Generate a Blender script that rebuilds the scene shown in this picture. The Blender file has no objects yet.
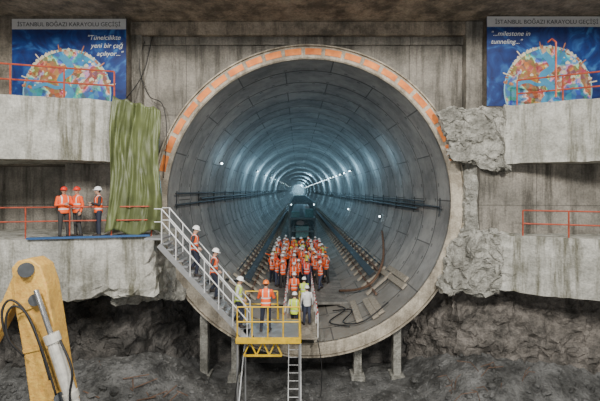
import bpy, bmesh, math, random
import numpy as np
from mathutils import Vector, Matrix, noise
random.seed(7)
F=400.0; VX=298.0; VY=190.0; H=8.3; CY=-17.2
TCX=0.47; TCZ=H-0.47; RI=6.05; RO=6.6
def W(px,py,d): return Vector(((px-VX)*d/F, d+CY, H+(VY-py)*d/F))
col=bpy.context.scene.collection

# ---------------------------------------------------------------- materials
def newmat(name):
    m=bpy.data.materials.new(name); m.use_nodes=True
    nt=m.node_tree; b=nt.nodes['Principled BSDF']
    return m,nt,b
def simple(name,c,rough=.6,metal=0,var=.12,scale=6,emit=None,es=0,bump=0):
    m,nt,b=newmat(name)
    tc=nt.nodes.new('ShaderNodeTexCoord'); n=nt.nodes.new('ShaderNodeTexNoise')
    n.inputs['Scale'].default_value=scale; n.inputs['Detail'].default_value=6
    nt.links.new(tc.outputs['Object'],n.inputs['Vector'])
    r=nt.nodes.new('ShaderNodeValToRGB')
    r.color_ramp.elements[0].position=.3; r.color_ramp.elements[1].position=.7
    r.color_ramp.elements[0].color=(*[max(0,x*(1-var)) for x in c],1)
    r.color_ramp.elements[1].color=(*[min(1,x*(1+var)) for x in c],1)
    nt.links.new(n.outputs['Fac'],r.inputs['Fac']); nt.links.new(r.outputs['Color'],b.inputs['Base Color'])
    b.inputs['Roughness'].default_value=rough; b.inputs['Metallic'].default_value=metal
    if emit:
        b.inputs['Emission Color'].default_value=(*emit,1); b.inputs['Emission Strength'].default_value=es
    if bump:
        bp=nt.nodes.new('ShaderNodeBump'); bp.inputs['Strength'].default_value=bump; bp.inputs['Distance'].default_value=.05
        nt.links.new(n.outputs['Fac'],bp.inputs['Height']); nt.links.new(bp.outputs['Normal'],b.inputs['Normal'])
    return m
def concrete(name,c,dark,stain,streak=.5,scale=.7,bump=.4,panel=0,rough=.85):
    """mottled concrete: broad mottling, vertical run-off stains, fine grain, optional formwork joints"""
    m,nt,b=newmat(name); N=nt.nodes.new; L=nt.links.new
    tc=N('ShaderNodeTexCoord')
    n1=N('ShaderNodeTexNoise'); n1.inputs['Scale'].default_value=scale; n1.inputs['Detail'].default_value=10; n1.inputs['Roughness'].default_value=.7
    L(tc.outputs['Object'],n1.inputs['Vector'])
    r1=N('ShaderNodeValToRGB'); r1.color_ramp.elements[0].position=.40; r1.color_ramp.elements[1].position=.60
    r1.color_ramp.elements[0].color=(*dark,1); r1.color_ramp.elements[1].color=(*c,1)
    L(n1.outputs['Fac'],r1.inputs['Fac'])
    mp=N('ShaderNodeMapping'); mp.inputs['Scale'].default_value=(1.6,1.6,.14); L(tc.outputs['Object'],mp.inputs['Vector'])
    n2=N('ShaderNodeTexNoise'); n2.inputs['Scale'].default_value=1.3; n2.inputs['Detail'].default_value=8; n2.inputs['Roughness'].default_value=.72
    L(mp.outputs[0],n2.inputs['Vector'])
    r2=N('ShaderNodeValToRGB'); r2.color_ramp.elements[0].position=.48; r2.color_ramp.elements[1].position=.64
    L(n2.outputs['Fac'],r2.inputs['Fac'])
    mu=N('ShaderNodeMath'); mu.operation='MULTIPLY'; mu.inputs[1].default_value=streak; L(r2.outputs['Color'],mu.inputs[0])
    mx=N('ShaderNodeMixRGB'); L(mu.outputs[0],mx.inputs[0]); L(r1.outputs['Color'],mx.inputs[1]); mx.inputs[2].default_value=(*stain,1)
    out=mx.outputs[0]
    n3=N('ShaderNodeTexNoise'); n3.inputs['Scale'].default_value=14; n3.inputs['Detail'].default_value=8
    L(tc.outputs['Object'],n3.inputs['Vector'])
    if panel:
        sp=N('ShaderNodeSeparateXYZ'); L(tc.outputs['Object'],sp.inputs[0])
        fac=None
        for ax,sz in (('X',panel),('Z',panel*.8)):
            a=N('ShaderNodeMath'); a.operation='PINGPONG'; L(sp.outputs[ax],a.inputs[0]); a.inputs[1].default_value=sz
            c2=N('ShaderNodeMath'); c2.operation='LESS_THAN'; L(a.outputs[0],c2.inputs[0]); c2.inputs[1].default_value=.02
            if fac:
                z=N('ShaderNodeMath'); z.operation='MAXIMUM'; L(fac.outputs[0],z.inputs[0]); L(c2.outputs[0],z.inputs[1]); fac=z
            else: fac=c2
        k=N('ShaderNodeMath'); k.operation='MULTIPLY'; k.inputs[1].default_value=.55; L(fac.outputs[0],k.inputs[0])
        m2=N('ShaderNodeMixRGB'); L(k.outputs[0],m2.inputs[0]); L(out,m2.inputs[1]); m2.inputs[2].default_value=(*[x*.35 for x in dark],1); out=m2.outputs[0]
    m3=N('ShaderNodeMixRGB'); m3.blend_type='OVERLAY'; m3.inputs[0].default_value=.5; L(out,m3.inputs[1]); L(n3.outputs['Fac'],m3.inputs[2])
    L(m3.outputs[0],b.inputs['Base Color']); b.inputs['Roughness'].default_value=rough
    ad=N('ShaderNodeMath'); ad.operation='ADD'; L(n3.outputs['Fac'],ad.inputs[0]); L(n1.outputs['Fac'],ad.inputs[1])
    bp=N('ShaderNodeBump'); bp.inputs['Strength'].default_value=bump; bp.inputs['Distance'].default_value=.08
    L(ad.outputs[0],bp.inputs['Height']); L(bp.outputs['Normal'],b.inputs['Normal'])
    return m
M_wall=concrete('portal_concrete',(.31,.285,.245),(.15,.14,.12),(.04,.036,.028),.8,.55,panel=2.4)
M_fascia=concrete('slab_concrete',(.55,.54,.49),(.29,.285,.25),(.09,.085,.05),.9,.7)
M_broken=concrete('broken_concrete',(.48,.47,.42),(.20,.195,.17),(.09,.085,.07),.5,1.5,1.0)
M_ceil=concrete('ceiling_concrete',(.42,.35,.27),(.14,.12,.095),(.04,.036,.03),.5,1.0)
M_recess=concrete('recess_concrete',(.24,.205,.165),(.10,.088,.07),(.04,.036,.03),.6,.9)
M_rock=concrete('excavated_rock',(.14,.13,.12),(.03,.029,.027),(.015,.015,.014),.4,1.3,1.0)
M_cut=concrete('cut_rock_face',(.25,.225,.20),(.085,.077,.068),(.03,.028,.025),.5,1.6,1.0)
M_mud=concrete('pit_mud',(.19,.19,.185),(.055,.055,.052),(.025,.025,.025),.4,1.0,1.0,rough=.5)
M_rim=concrete('ring_edge_concrete',(.56,.50,.40),(.30,.26,.20),(.12,.10,.075),.55,1.6,.3)
M_orange=simple('orange_seal',(.95,.24,.055),.7,var=.35,scale=2.5)
M_red=simple('red_rail_paint',(.42,.08,.04),.5,.2,var=.3)
M_white=simple('white_paint',(.70,.71,.71),.5,.1)
M_yel=simple('yellow_paint',(.75,.48,.02),.5,.1,var=.2)
M_steel=simple('galvanised_steel',(.40,.41,.42),.5,.6)
M_dark=simple('dark_steel',(.045,.05,.055),.6,.3,var=.3)
M_gant=simple('gantry_steel',(.13,.17,.18),.6,.2,var=.35)
M_black=simple('black_rubber',(.015,.015,.016),.6)
M_blue=simple('blue_edge_paint',(.03,.10,.25),.6)
M_wood=simple('timber',(.34,.30,.24),.8,var=.3,scale=9)
M_rust=simple('rusty_pipe',(.17,.1,.065),.8,.2,var=.4)
M_lamp=simple('lamp_tube',(.9,.95,1),.4,emit=(.75,.93,1),es=14)
M_machine=simple('machine_teal',(.12,.26,.27),.5,.2,var=.3)
M_exc=concrete('excavator_yellow',(.75,.45,.10),(.58,.34,.08),(.20,.13,.07),.5,2.0,.25,rough=.5)
M_chrome=simple('hydraulic_rod',(.7,.7,.7),.2,.9)
M_cyl=simple('cylinder_paint',(.62,.60,.54),.5,.2,var=.25)
M_glass=simple('cab_glass',(.05,.07,.08),.1)
M_rw_r=simple('barrier_red',(.7,.04,.03),.6); M_rw_w=simple('barrier_white',(.85,.85,.83),.6)
M_deck=concrete('invert_deck',(.28,.265,.24),(.14,.135,.12),(.06,.055,.05),.4,1.2)

def lining():
    m,nt,b=newmat('segment_lining')
    N=nt.nodes.new; L=nt.links.new
    def MA(op,a,bb=None,c=None):
        n=N('ShaderNodeMath'); n.operation=op
        for i,v in enumerate((a,bb,c)):
            if v is None: continue
            if isinstance(v,(int,float)): n.inputs[i].default_value=v
            else: L(v,n.inputs[i])
        return n.outputs[0]
    uv=N('ShaderNodeUVMap'); uv.uv_map='UVMap'; s=N('ShaderNodeSeparateXYZ'); L(uv.outputs[0],s.inputs[0])
    u,v=s.outputs[0],s.outputs[1]
    fv=MA('FLOOR',v); row=MA('MULTIPLY',MA('MODULO',fv,2),.5)
    u2=MA('ADD',u,row)
    ju=MA('LESS_THAN',MA('PINGPONG',u2,.5),.007)
    jv=MA('LESS_THAN',MA('PINGPONG',v,.5),.026)
    joint=MA('MAXIMUM',ju,jv)
    pu=MA('ABSOLUTE',MA('SUBTRACT',MA('FRACT',MA('MULTIPLY',u2,3)),.5))
    pv=MA('ABSOLUTE',MA('SUBTRACT',MA('PINGPONG',v,.5),.13))
    pocket=MA('MULTIPLY',MA('LESS_THAN',pu,.055),MA('LESS_THAN',pv,.04))
    dark=MA('MAXIMUM',MA('MULTIPLY',joint,.75),MA('MULTIPLY',pocket,.6))
    wn=N('ShaderNodeTexWhiteNoise'); wn.noise_dimensions='2D'; cb=N('ShaderNodeCombineXYZ')
    L(MA('FLOOR',u2),cb.inputs[0]); L(fv,cb.inputs[1]); L(cb.outputs[0],wn.inputs['Vector'])
    tc=N('ShaderNodeTexCoord')
    n1=N('ShaderNodeTexNoise'); n1.inputs['Scale'].default_value=.6; n1.inputs['Detail'].default_value=10; n1.inputs['Roughness'].default_value=.7; L(tc.outputs['Object'],n1.inputs['Vector'])
    r1=N('ShaderNodeValToRGB'); r1.color_ramp.elements[0].position=.38; r1.color_ramp.elements[1].position=.62
    r1.color_ramp.elements[0].color=(.22,.22,.215,1); r1.color_ramp.elements[1].color=(.42,.415,.40,1); L(n1.outputs['Fac'],r1.inputs[0])
    sc=N('ShaderNodeMixRGB'); sc.blend_type='MULTIPLY'; sc.inputs[0].default_value=1; L(r1.outputs[0],sc.inputs[1])
    g=MA('MULTIPLY_ADD',wn.outputs['Value'],.24,.78); cg=N('ShaderNodeCombineXYZ'); [L(g,cg.inputs[i]) for i in range(3)]; L(cg.outputs[0],sc.inputs[2])
    sp=N('ShaderNodeSeparateXYZ'); L(tc.outputs['Object'],sp.inputs[0])
    mr=N('ShaderNodeMapRange'); mr.inputs[1].default_value=5.8; mr.inputs[2].default_value=2.8; L(MA('ADD',sp.outputs[2],MA('MULTIPLY',n1.outputs['Fac'],1.6)),mr.inputs[0])
    mm=N('ShaderNodeMixRGB'); L(MA('MULTIPLY',mr.outputs[0],.65),mm.inputs[0]); L(sc.outputs[0],mm.inputs[1]); mm.inputs[2].default_value=(.25,.22,.175,1)
    m2=N('ShaderNodeMixRGB'); L(dark,m2.inputs[0]); L(mm.outputs[0],m2.inputs[1]); m2.inputs[2].default_value=(.05,.05,.05,1)
    L(m2.outputs[0],b.inputs['Base Color']); b.inputs['Roughness'].default_value=.75
    n3=N('ShaderNodeTexNoise'); n3.inputs['Scale'].default_value=12; L(tc.outputs['Object'],n3.inputs['Vector'])
    bp=N('ShaderNodeBump'); bp.inputs['Strength'].default_value=.2; bp.inputs['Distance'].default_value=.04
    L(MA('SUBTRACT',n3.outputs['Fac'],dark),bp.inputs['Height']); L(bp.outputs[0],b.inputs['Normal'])
    return m
M_lin=lining()

# ---------------------------------------------------------------- mesh builder
class MB:
    def __init__(s): s.v=[]; s.f=[]; s.m=[]
    def add(s,vs,fs,m=0):
        o=len(s.v); s.v+= [tuple(v) for v in vs]; s.f+=[tuple(i+o for i in f) for f in fs]; s.m+=[m]*len(fs)
    def box(s,x0,x1,y0,y1,z0,z1,m=0):
        s.add([(x0,y0,z0),(x1,y0,z0),(x1,y1,z0),(x0,y1,z0),(x0,y0,z1),(x1,y0,z1),(x1,y1,z1),(x0,y1,z1)],
              [(3,2,1,0),(4,5,6,7),(0,1,5,4),(1,2,6,5),(2,3,7,6),(3,0,4,7)],m)
    def beam(s,a,b,w,h,m=0,up=(0,0,1)):
        a=Vector(a);b=Vector(b);d=(b-a).normalized();u=Vector(up)
        if abs(d.dot(u))>.95: u=Vector((0,1,0))
        x=d.cross(u).normalized()*w/2; y=x.cross(d).normalized()*h/2
        vs=[a-x-y,a+x-y,a+x+y,a-x+y,b-x-y,b+x-y,b+x+y,b-x+y]
        s.add(vs,[(3,2,1,0),(4,5,6,7),(0,1,5,4),(1,2,6,5),(2,3,7,6),(3,0,4,7)],m)
    def prism(s,pts,off,m=0):
        n=len(pts); off=Vector(off); pts=[Vector(p) for p in pts]
        s.add(pts+[p+off for p in pts],[tuple(range(n))[::-1],tuple(range(n,2*n))]+[(i,(i+1)%n,n+(i+1)%n,n+i) for i in range(n)],m)
    def tube(s,pts,r,seg=8,m=0):
        pts=[Vector(p) for p in pts]; n=len(pts)
        rs=r if isinstance(r,(list,tuple)) else [r]*n
        d0=(pts[1]-pts[0]).normalized(); ref=Vector((0,0,1)) if abs(d0.z)<.9 else Vector((0,1,0))
        x=d0.cross(ref).normalized(); vs=[]
        for i,p in enumerate(pts):
            d=((pts[min(i+1,n-1)]-pts[max(i-1,0)])).normalized()
            x=(x-d*x.dot(d)).normalized(); y=d.cross(x)
            for k in range(seg):
                a=2*math.pi*k/seg; vs.append(p+(x*math.cos(a)+y*math.sin(a))*rs[i])
        fs=[(i*seg+k,i*seg+(k+1)%seg,(i+1)*seg+(k+1)%seg,(i+1)*seg+k) for i in range(n-1) for k in range(seg)]
        fs+=[tuple(range(seg))[::-1],tuple(range((n-1)*seg,n*seg))]
        s.add(vs,fs,m)
    def ell(s,c,r,nu=12,nv=8,m=0):
        c=Vector(c); vs=[c+Vector((0,0,-r[2]))]
        for j in range(1,nv):
            t=-math.pi/2+math.pi*j/nv
            for k in range(nu):
                a=2*math.pi*k/nu; vs.append(c+Vector((r[0]*math.cos(t)*math.cos(a),r[1]*math.cos(t)*math.sin(a),r[2]*math.sin(t))))
        vs.append(c+Vector((0,0,r[2]))); fs=[(0,1+(k+1)%nu,1+k) for k in range(nu)]
        for j in range(nv-2):
            for k in range(nu):
                a=1+j*nu; fs.append((a+k,a+(k+1)%nu,a+nu+(k+1)%nu,a+nu+k))
        t=len(vs)-1; a=1+(nv-2)*nu
        fs+=[(a+k,a+(k+1)%nu,t) for k in range(nu)]
        s.add(vs,fs,m)
    def cap(s,a,b,ra,rb,m=0,nu=12):
        s.ell(a,(ra,)*3,nu,8,m); s.ell(b,(rb,)*3,nu,8,m)
        if (Vector(b)-Vector(a)).length>1e-4: s.tube([a,b],[ra,rb],nu,m)
    def build(s,name,mats,smooth=False,parent=None,bevel=0):
        me=bpy.data.meshes.new(name); me.from_pydata(s.v,[],s.f); 
        for m in mats: me.materials.append(m)
        me.polygons.foreach_set('material_index',s.m)
        if smooth: me.polygons.foreach_set('use_smooth',[True]*len(s.f))
        me.update(); ob=bpy.data.objects.new(name,me); col.objects.link(ob)
        if parent: ob.parent=parent
        if bevel:
            md=ob.modifiers.new('b','BEVEL'); md.width=bevel; md.segments=2; md.limit_method='ANGLE'
        return ob
def empty(name,loc=(0,0,0)):
    e=bpy.data.objects.new(name,None); col.objects.link(e); e.location=loc; e.empty_display_size=.2; return e

def hexa(name,c,mat,cell=.25,amp=.05,ampfn=None,freq=1.5,parent=None):
    """c: 8 corners (bottom 4 ccw, top 4) -> gridded, noise-roughened block"""
    c=[Vector(p) for p in c]; bm=bmesh.new()
    for q in ((0,3,2,1),(4,5,6,7),(0,1,5,4),(1,2,6,5),(2,3,7,6),(3,0,4,7)):
        A,B,C,D=[c[i] for i in q]
        nu=max(1,min(90,int(max((B-A).length,(C-D).length)/cell))); nv=max(1,min(90,int(max((D-A).length,(C-B).length)/cell)))
        g=[[bm.verts.new((A.lerp(B,i/nu)).lerp(D.lerp(C,i/nu),j/nv)) for i in range(nu+1)] for j in range(nv+1)]
        for j in range(nv):
            for i in range(nu): bm.faces.new((g[j][i],g[j][i+1],g[j+1][i+1],g[j+1][i]))
    bmesh.ops.remove_doubles(bm,verts=bm.verts,dist=.003)
    for v in bm.verts:
        p=v.co; k=amp*(ampfn(p) if ampfn else 1)
        q=Vector((round(p.x,2),round(p.y,2),round(p.z,2)))
        v.co=p+noise.noise_vector(q*freq)*k+noise.noise_vector(q*freq*3.7)*k*.55+noise.noise_vector(q*freq*9)*k*.25
    bmesh.ops.recalc_face_normals(bm,faces=bm.faces)
    me=bpy.data.meshes.new(name); bm.to_mesh(me); bm.free(); me.materials.append(mat)
    ob=bpy.data.objects.new(name,me); col.objects.link(ob)
    if parent: ob.parent=parent
    return ob
def slab4(x0,y0,x1,y1,yb,z0,z1):
    """front edge from (x0,y0) to (x1,y1), back at yb"""
    b=[(x0,y0,z0),(x1,y1,z0),(x1,yb,z0),(x0,yb,z0)]
    return b+[(p[0],p[1],z1) for p in b]

# ---------------------------------------------------------------- shell
def wall_sector(name,a0,a1,rect,y0,y1,mat,n=110,r=6.68):
    mb=MB(); x0,x1,z0,z1=rect
    angs=[math.radians(a0+(a1-a0)*i/n) for i in range(n+1)]
    for cx,cz in ((x1,z1),(x0,z1),(x0,z0),(x1,z0)):
        a=math.atan2(cz-TCZ,cx-TCX)
        for k in (-2*math.pi,0,2*math.pi):
            if math.radians(a0)<a+k<math.radians(a1): angs.append(a+k)
    angs.sort(); pts=[]
    for a in angs:
        c,s=math.cos(a),math.sin(a); t=1e9
        if c>1e-6:t=min(t,(x1-TCX)/c)
        if c<-1e-6:t=min(t,(x0-TCX)/c)
        if s>1e-6:t=min(t,(z1-TCZ)/s)
        if s<-1e-6:t=min(t,(z0-TCZ)/s)
        t=max(t,r)
        pts.append(((TCX+r*c,TCZ+r*s),(TCX+t*c,TCZ+t*s)))
    vs=[]
    for (a,b) in pts: vs+=[(a[0],y0,a[1]),(b[0],y0,b[1]),(b[0],y1,b[1]),(a[0],y1,a[1])]
    fs=[]
    for i in range(len(pts)-1):
        o=i*4; p=o+4
        for k in range(4): fs.append((o+k,o+(k+1)%4,p+(k+1)%4,p+k))
    mb.add(vs,fs); return mb.build(name,[mat])
th=math.degrees(math.asin(3.43/6.68))
wall_sector('wall_back',-th,180+th,(-15,15,H-3.9,H+7.1),0.0,.8,M_wall)
wall_sector('wall_back_lower',180+12,360-12,(-15,15,0,H-1),2.0,2.6,M_rock)
mb=MB(); mb.box(-15,15,-5.2,.8,H+7.1,H+8.2); mb.build('ceiling',[M_ceil])
mb=MB(); mb.box(-15,15,-5.6,-5.2,H+6.9,H+8.4); mb.box(-15,15,-.35,0,H+6.55,H+7.1)
mb.build('trim_ceiling_beam',[M_ceil],bevel=.03)
mb=MB(); mb.box(-15.6,-15,-30,2.6,0,H+8.2); mb.build('wall_left',[M_fascia])
mb=MB(); mb.box(15,15.6,-30,2.6,0,H+8.2); mb.build('wall_right',[M_fascia])

# poster walls and pilasters
mb=MB(); mb.box(-15,-7.05,-.9,0,H+1.0,H+7.1); mb.build('wall_left_upper',[M_recess])
mb=MB(); mb.box(7.75,15,-.9,0,H+1.0,H+7.1); mb.build('wall_right_upper',[M_recess])
mb=MB(); mb.box(7.05,7.75,-.45,0,H+3.2,H+7.1); mb.box(-7.05,-6.6,-.3,0,H+3.2,H+7.1)
mb.box(-7.05,7.75,-.12,0,H+6.2,H+6.55)
mb.build('trim_pilasters',[M_wall],bevel=.03)

# slabs
def edgeL(p): return 1+5*max(0,min(1,(p.x+6.9)/.6))
hexa('wall_slab_left_upper',slab4(-15,-5.2,-6.5,-2.6,0,H+1.05,H+3.25),M_fascia,.25,.03,edgeL)
def edgeL2(p): return 1+ (7 if (p.z<H-3.2 or p.x>-5.6) else 0)*max(0,min(1,(p.x+9)/2))
hexa('wall_slab_left_lower',slab4(-15,-5.2,-5.25,-2.5,0.3,H-3.85,H-1.68),M_fascia,.2,.03,edgeL2)
hexa('wall_slab_right_upper',slab4(8.15,-1.5,15,-5.0,0,H+1.05,H+3.3),M_fascia,.25,.03,lambda p:1+5*max(0,min(1,(8.6-p.x)/.5)))
hexa('wall_slab_right_lower',slab4(7.7,-1.6,15,-5.0,.3,H-3.95,H-1.75),M_fascia,.2,.03,lambda p:1+6*max(0,min(1,(8.5-p.x)/.6)))
hexa('wall_left_recess_pier',slab4(-9.2,-1.4,-6.7,-1.0,0,H-1.7,H+1.05),M_wall,.3,.03)
hexa('wall_right_recess_pier',slab4(7.4,-.9,15,-1.6,0,H-1.8,H+1.05),M_wall,.3,.03)
# demolished concrete edges around the ring
hexa('wall_broken_edge_right',[(6.15,-.9,H+1.4),(8.5,-1.5,H+.7),(8.5,0,H+.7),(6.6,0,H+1.2),(5.95,-.7,H+3.3),(8.5,-1.6,H+3.2),(8.5,0,H+3.2),(6.0,0,H+3.35)],M_broken,.10,.28,freq=1.3)
hexa('wall_broken_edge_right',[(5.7,-.9,H-4.2),(7.9,-1.7,H-4.1),(7.9,0.3,H-4.1),(5.9,.3,H-4.2),(6.75,-.5,H-1.7),(7.9,-1.7,H-1.75),(7.9,.2,H-1.7),(6.9,.2,H-1.7)],M_broken,.10,.30,freq=1.3)
hexa('wall_broken_edge_right',[(6.9,-.5,H-1.8),(7.6,-.9,H-1.8),(7.6,.1,H-1.8),(6.95,.1,H-1.8),(7.0,-.4,H+1.3),(7.6,-.8,H+1.3),(7.6,.1,H+1.3),(7.0,.1,H+1.3)],M_broken,.12,.14,freq=1.6)
hexa('wall_broken_edge_left',[(-6.9,-2.3,H-4.3),(-4.8,-.6,H-4.5),(-4.8,.3,H-4.5),(-6.9,.3,H-4.3),(-6.9,-2.4,H-3.2),(-5.6,-.9,H-3.0),(-5.6,.3,H-3.0),(-6.9,.3,H-3.2)],M_broken,.12,.22,freq=1.3)
# rock faces below the slabs
hexa('wall_rock_left',[(-15,-2.6,0),(-6.6,-.8,0),(-4.3,1.9,0),(-15,2,0),(-15,-1.4,H-3.9),(-6.3,-.4,H-3.9),(-5.6,1.9,H-3.9),(-15,2,H-3.9)],M_rock,.16,.40,freq=1.1)
hexa('wall_rock_right',[(4.9,1.9,-.1),(6.8,-.6,-.1),(15,-3.0,-.1),(15,2,-.1),(5.9,1.9,H-4.0),(6.6,-.2,H-4.0),(15,-2.2,H-4.0),(15,2,H-4.0)],M_cut,.14,.30,freq=1.2)

def ground_z(x,y):
    s=abs(x-.4); k=max(0,min(1,(s-3.6)/3.5))*max(0,min(1,(y+4.5)/3.5))
    z=1.5*k*k*(3-2*k)
    p=Vector((x*.5,y*.5,3.1))
    z+=.20*noise.fractal(p,1,2.1,5)*(1 if y>-8 else .4)+.08*noise.noise(Vector((x*3,y*3,1)))*(.4+k)
    return z
mb=MB(); nx,ny=170,150; vs=[];fs=[]
for j in range(ny+1):
    for i in range(nx+1):
        x=-15+30*i/nx; y=-26+29*j/ny; vs.append((x,y,ground_z(x,y)))
fs=[(j*(nx+1)+i,j*(nx+1)+i+1,(j+1)*(nx+1)+i+1,(j+1)*(nx+1)+i) for j in range(ny) for i in range(nx)]
mb.add(vs,fs); mb.build('floor',[M_mud],smooth=False)
# rubble
mb=MB(); R=random.Random(3)
for i in range(850):
    side=R.random()
    if side<.4: x=R.uniform(4.5,12)
    elif side<.8: x=R.uniform(-11,-3.5)
    else: x=R.uniform(-4,5)
    y=R.uniform(-4,.2); s=R.uniform(.02,.11)*(1.9 if R.random()<.08 else 1)
    b0=len(mb.v); mb.ell((0,0,0),(s*R.uniform(.7,1.5),s*R.uniform(.7,1.4),s*R.uniform(.5,1)),6,4,0)
    rot=Matrix.Rotation(R.uniform(0,6),3,'Z')@Matrix.Rotation(R.uniform(-.6,.6),3,'X')
    for k in range(b0,len(mb.v)):
        p=Vector(mb.v[k])*R.uniform(.8,1.2); p=rot@p; mb.v[k]=(p.x+x,p.y+y,p.z+ground_z(x,y)+s*.2)
mb.build('rubble_pile',[M_mud])
mb=MB()
for i in range(16):
    x=R.uniform(5.6,9.0); y=R.uniform(-2.6,-1.4); z=ground_z(x,y)
    a=R.uniform(-1,1); l=R.uniform(.6,1.3)
    mb.tube([(x,y,z-.1),(x+a*l*.4,y-.1,z+l*.3),(x+a*l,y-.2,z+l*R.uniform(.2,.55))],.013,6)
for i in range(14):
    x=R.uniform(-8,-4); y=R.uniform(-3,-1.5); z=ground_z(x,y)+.05; a=R.uniform(0,3); l=R.uniform(.5,1.2)
    mb.tube([(x,y,z),(x+math.cos(a)*l,y+math.sin(a)*l*.5,z+R.uniform(0,.3))],.02,6)
mb.build('bent_rebar',[M_rust])

# ---------------------------------------------------------------- tunnel
TUN=empty('bored_tunnel')
def revolve(name,prof,mats,seg=128,uvs=True,a0=0,a1=360,smooth=False):
    vs=[];fs=[];full=(a1-a0)>=360; n=seg if full else seg+1
    for (y,r) in prof:
        for k in range(n):
            a=math.radians(a0+(a1-a0)*k/seg); vs.append((TCX+r*math.cos(a),y,TCZ+r*math.sin(a)))
    uvd=[]
    for j in range(len(prof)-1):
        for k in range(seg):
            k2=(k+1)%n; fs.append((j*n+k,(j+1)*n+k,(j+1)*n+k2,j*n+k2))
            for (yy,kk) in ((prof[j][0],k),(prof[j+1][0],k),(prof[j+1][0],k+1),(prof[j][0],k+1)):
                uvd+=[kk/seg*9,yy/2.0+.25]
    me=bpy.data.meshes.new(name); me.from_pydata(vs,[],fs)
    uv=me.uv_layers.new(name='UVMap'); uv.data.foreach_set('uv',uvd)
    for m in mats: me.materials.append(m)
    if smooth: me.polygons.foreach_set('use_smooth',[True]*len(fs))
    me.update(); o=bpy.data.objects.new(name,me); col.objects.link(o); o.parent=TUN; return o
prof=[(-.15,RI)]; y=1.5
while y<150:
    prof+=[(y-.03,RI),(y-.03,RI+.05),(y+.03,RI+.05),(y+.03,RI)]; y+=2
prof+=[(450,RI),(450,.01)]
revolve('tunnel_lining',prof,[M_lin])
revolve('tunnel_ring_edge',[(.0,RI),(-.15,RI+.0),(-.22,RI+.05),(-.22,RO-.05),(-.15,RO),(2.4,RO),(2.4,RI+.02)],[M_rim],uvs=True)
mb=MB(); a=16
while a<165:
    w=6.2
    n=6; ro,ri=RO-.12,RI+.17
    vs=[]
    for k in range(n+1):
        t=math.radians(a+w*k/n)
        for (r,yy) in ((ri,-.22),(ri,-.25),(ro,-.25),(ro,-.22)): vs.append((TCX+r*math.cos(t),yy,TCZ+r*math.sin(t)))
    fs=[(k*4+i,k*4+(i+1)%4,k*4+4+(i+1)%4,k*4+4+i) for k in range(n) for i in range(4)]+[(0,1,2,3),(n*4+3,n*4+2,n*4+1,n*4)]
    mb.add(vs,fs); a+=w+1.5
mb.build('ring_seal_plates',[M_orange],parent=TUN)
revolve('ring_steel_band',[(-.0,RO+.0),(-.26,RO),(-.26,RO+.05),(0,RO+.05)],[M_rim],smooth=False)
mb=MB()
for px in (205,236,357,396):
    x=(px-VX)*17.9/F; zt=TCZ-math.sqrt(RO**2-(x-TCX)**2)+.06
    mb.box(x-.17,x+.17,.45,.85,-.3,zt-.12); mb.box(x-.28,x+.28,.3,1.0,zt-.14,zt+.05); mb.box(x-.3,x+.3,.25,1.05,-.3,.15)
mb.build('support_columns',[M_broken],bevel=.02)

# invert deck in the tunnel
ZD=H-6.07
hw=math.sqrt(RI**2-(TCZ-ZD)**2)
mb=MB(); mb.box(TCX-hw+.02,TCX+hw-.02,4.5,400,ZD-.16,ZD)
mb.build('tunnel_floor',[M_deck],bevel=.03)
def wp(ang,r,y): a=math.radians(ang); return (TCX+r*math.cos(a),y,TCZ+r*math.sin(a))
mb=MB()
for ang,r,rad,y0 in ((177,5.9,.045,.6),(180,5.88,.07,5),(182,5.9,.05,.6),(-3,5.9,.05,.6),(-1,5.9,.04,3),(-5,5.88,.07,4)):
    mb.tube([wp(ang,r,y0),wp(ang,r,60),wp(ang,r,200)],rad,10,0)
y=1
while y<120:
    for a0 in (180,-3):
        pts=[wp(a0+t,5.99,y) for t in (-4,-2,0,2,4)]
        mb.tube(pts,.025,6,1)
    y+=4
mb.build('service_pipes',[M_dark,M_dark],smooth=False,parent=TUN)
# running rails, sleepers and pipes along the invert
mb=MB()
for ang in (234,-49):
    sg=1 if ang<0 else -1
    nrm=Vector((math.cos(math.radians(ang)),0,math.sin(math.radians(ang))))
    a=wp(ang,5.8,5.5); b=wp(ang,5.8,200); mb.beam(a,b,.42,.28,0,up=nrm)
    for da,rr in ((4,.08),(7,.05),(-5,.06)):
        mb.tube([wp(ang+da*sg,5.9,4.5+da*.3),wp(ang+da*sg,5.9,200)],rr,8,1 if da<5 else 0)
    y=4
    while y<90:
        mb.beam(wp(ang-9*sg,5.95,y),wp(ang+8*sg,5.95,y),.22,.12,2); y+=1.6
mb.build('service_track',[M_dark,M_rust,M_wood],bevel=0,parent=TUN)
# lamp rows on both side walls
mb=MB(); y=27
while y<330:
    a=Vector(wp(26,5.9,y)); b=Vector(wp(26,5.9,y+1.0)); 
    mb.tube([a,b],.05,8,0); mb.beam(Vector(wp(26,5.99,y-.1)),Vector(wp(26,5.99,y+1.1)),.2,.1,1); y+=5.2
y=30
while y<330:
    a=Vector(wp(153,5.9,y)); b=Vector(wp(153,5.9,y+.6)); mb.tube([a,b],.04,8,0); mb.beam(Vector(wp(153,5.99,y-.1)),Vector(wp(153,5.99,y+.7)),.2,.1,1); y+=12
mb.build('tunnel_lamps',[M_lamp,M_dark],parent=TUN)
mb=MB()
for px,py,d in ((382,217,30),(345,208,48),(228,166,26)):
    p=W(px,py,d); c=Vector((TCX,p.y,TCZ)); v=(p-c); p=c+v.normalized()*5.85
    mb.ell(p,(.07,.07,.07),10,6,0); mb.beam(p,c+v.normalized()*6.02,.08,.08,1)
mb.build('work_lights',[M_lamp,M_dark],parent=TUN)
e=MB()
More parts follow.
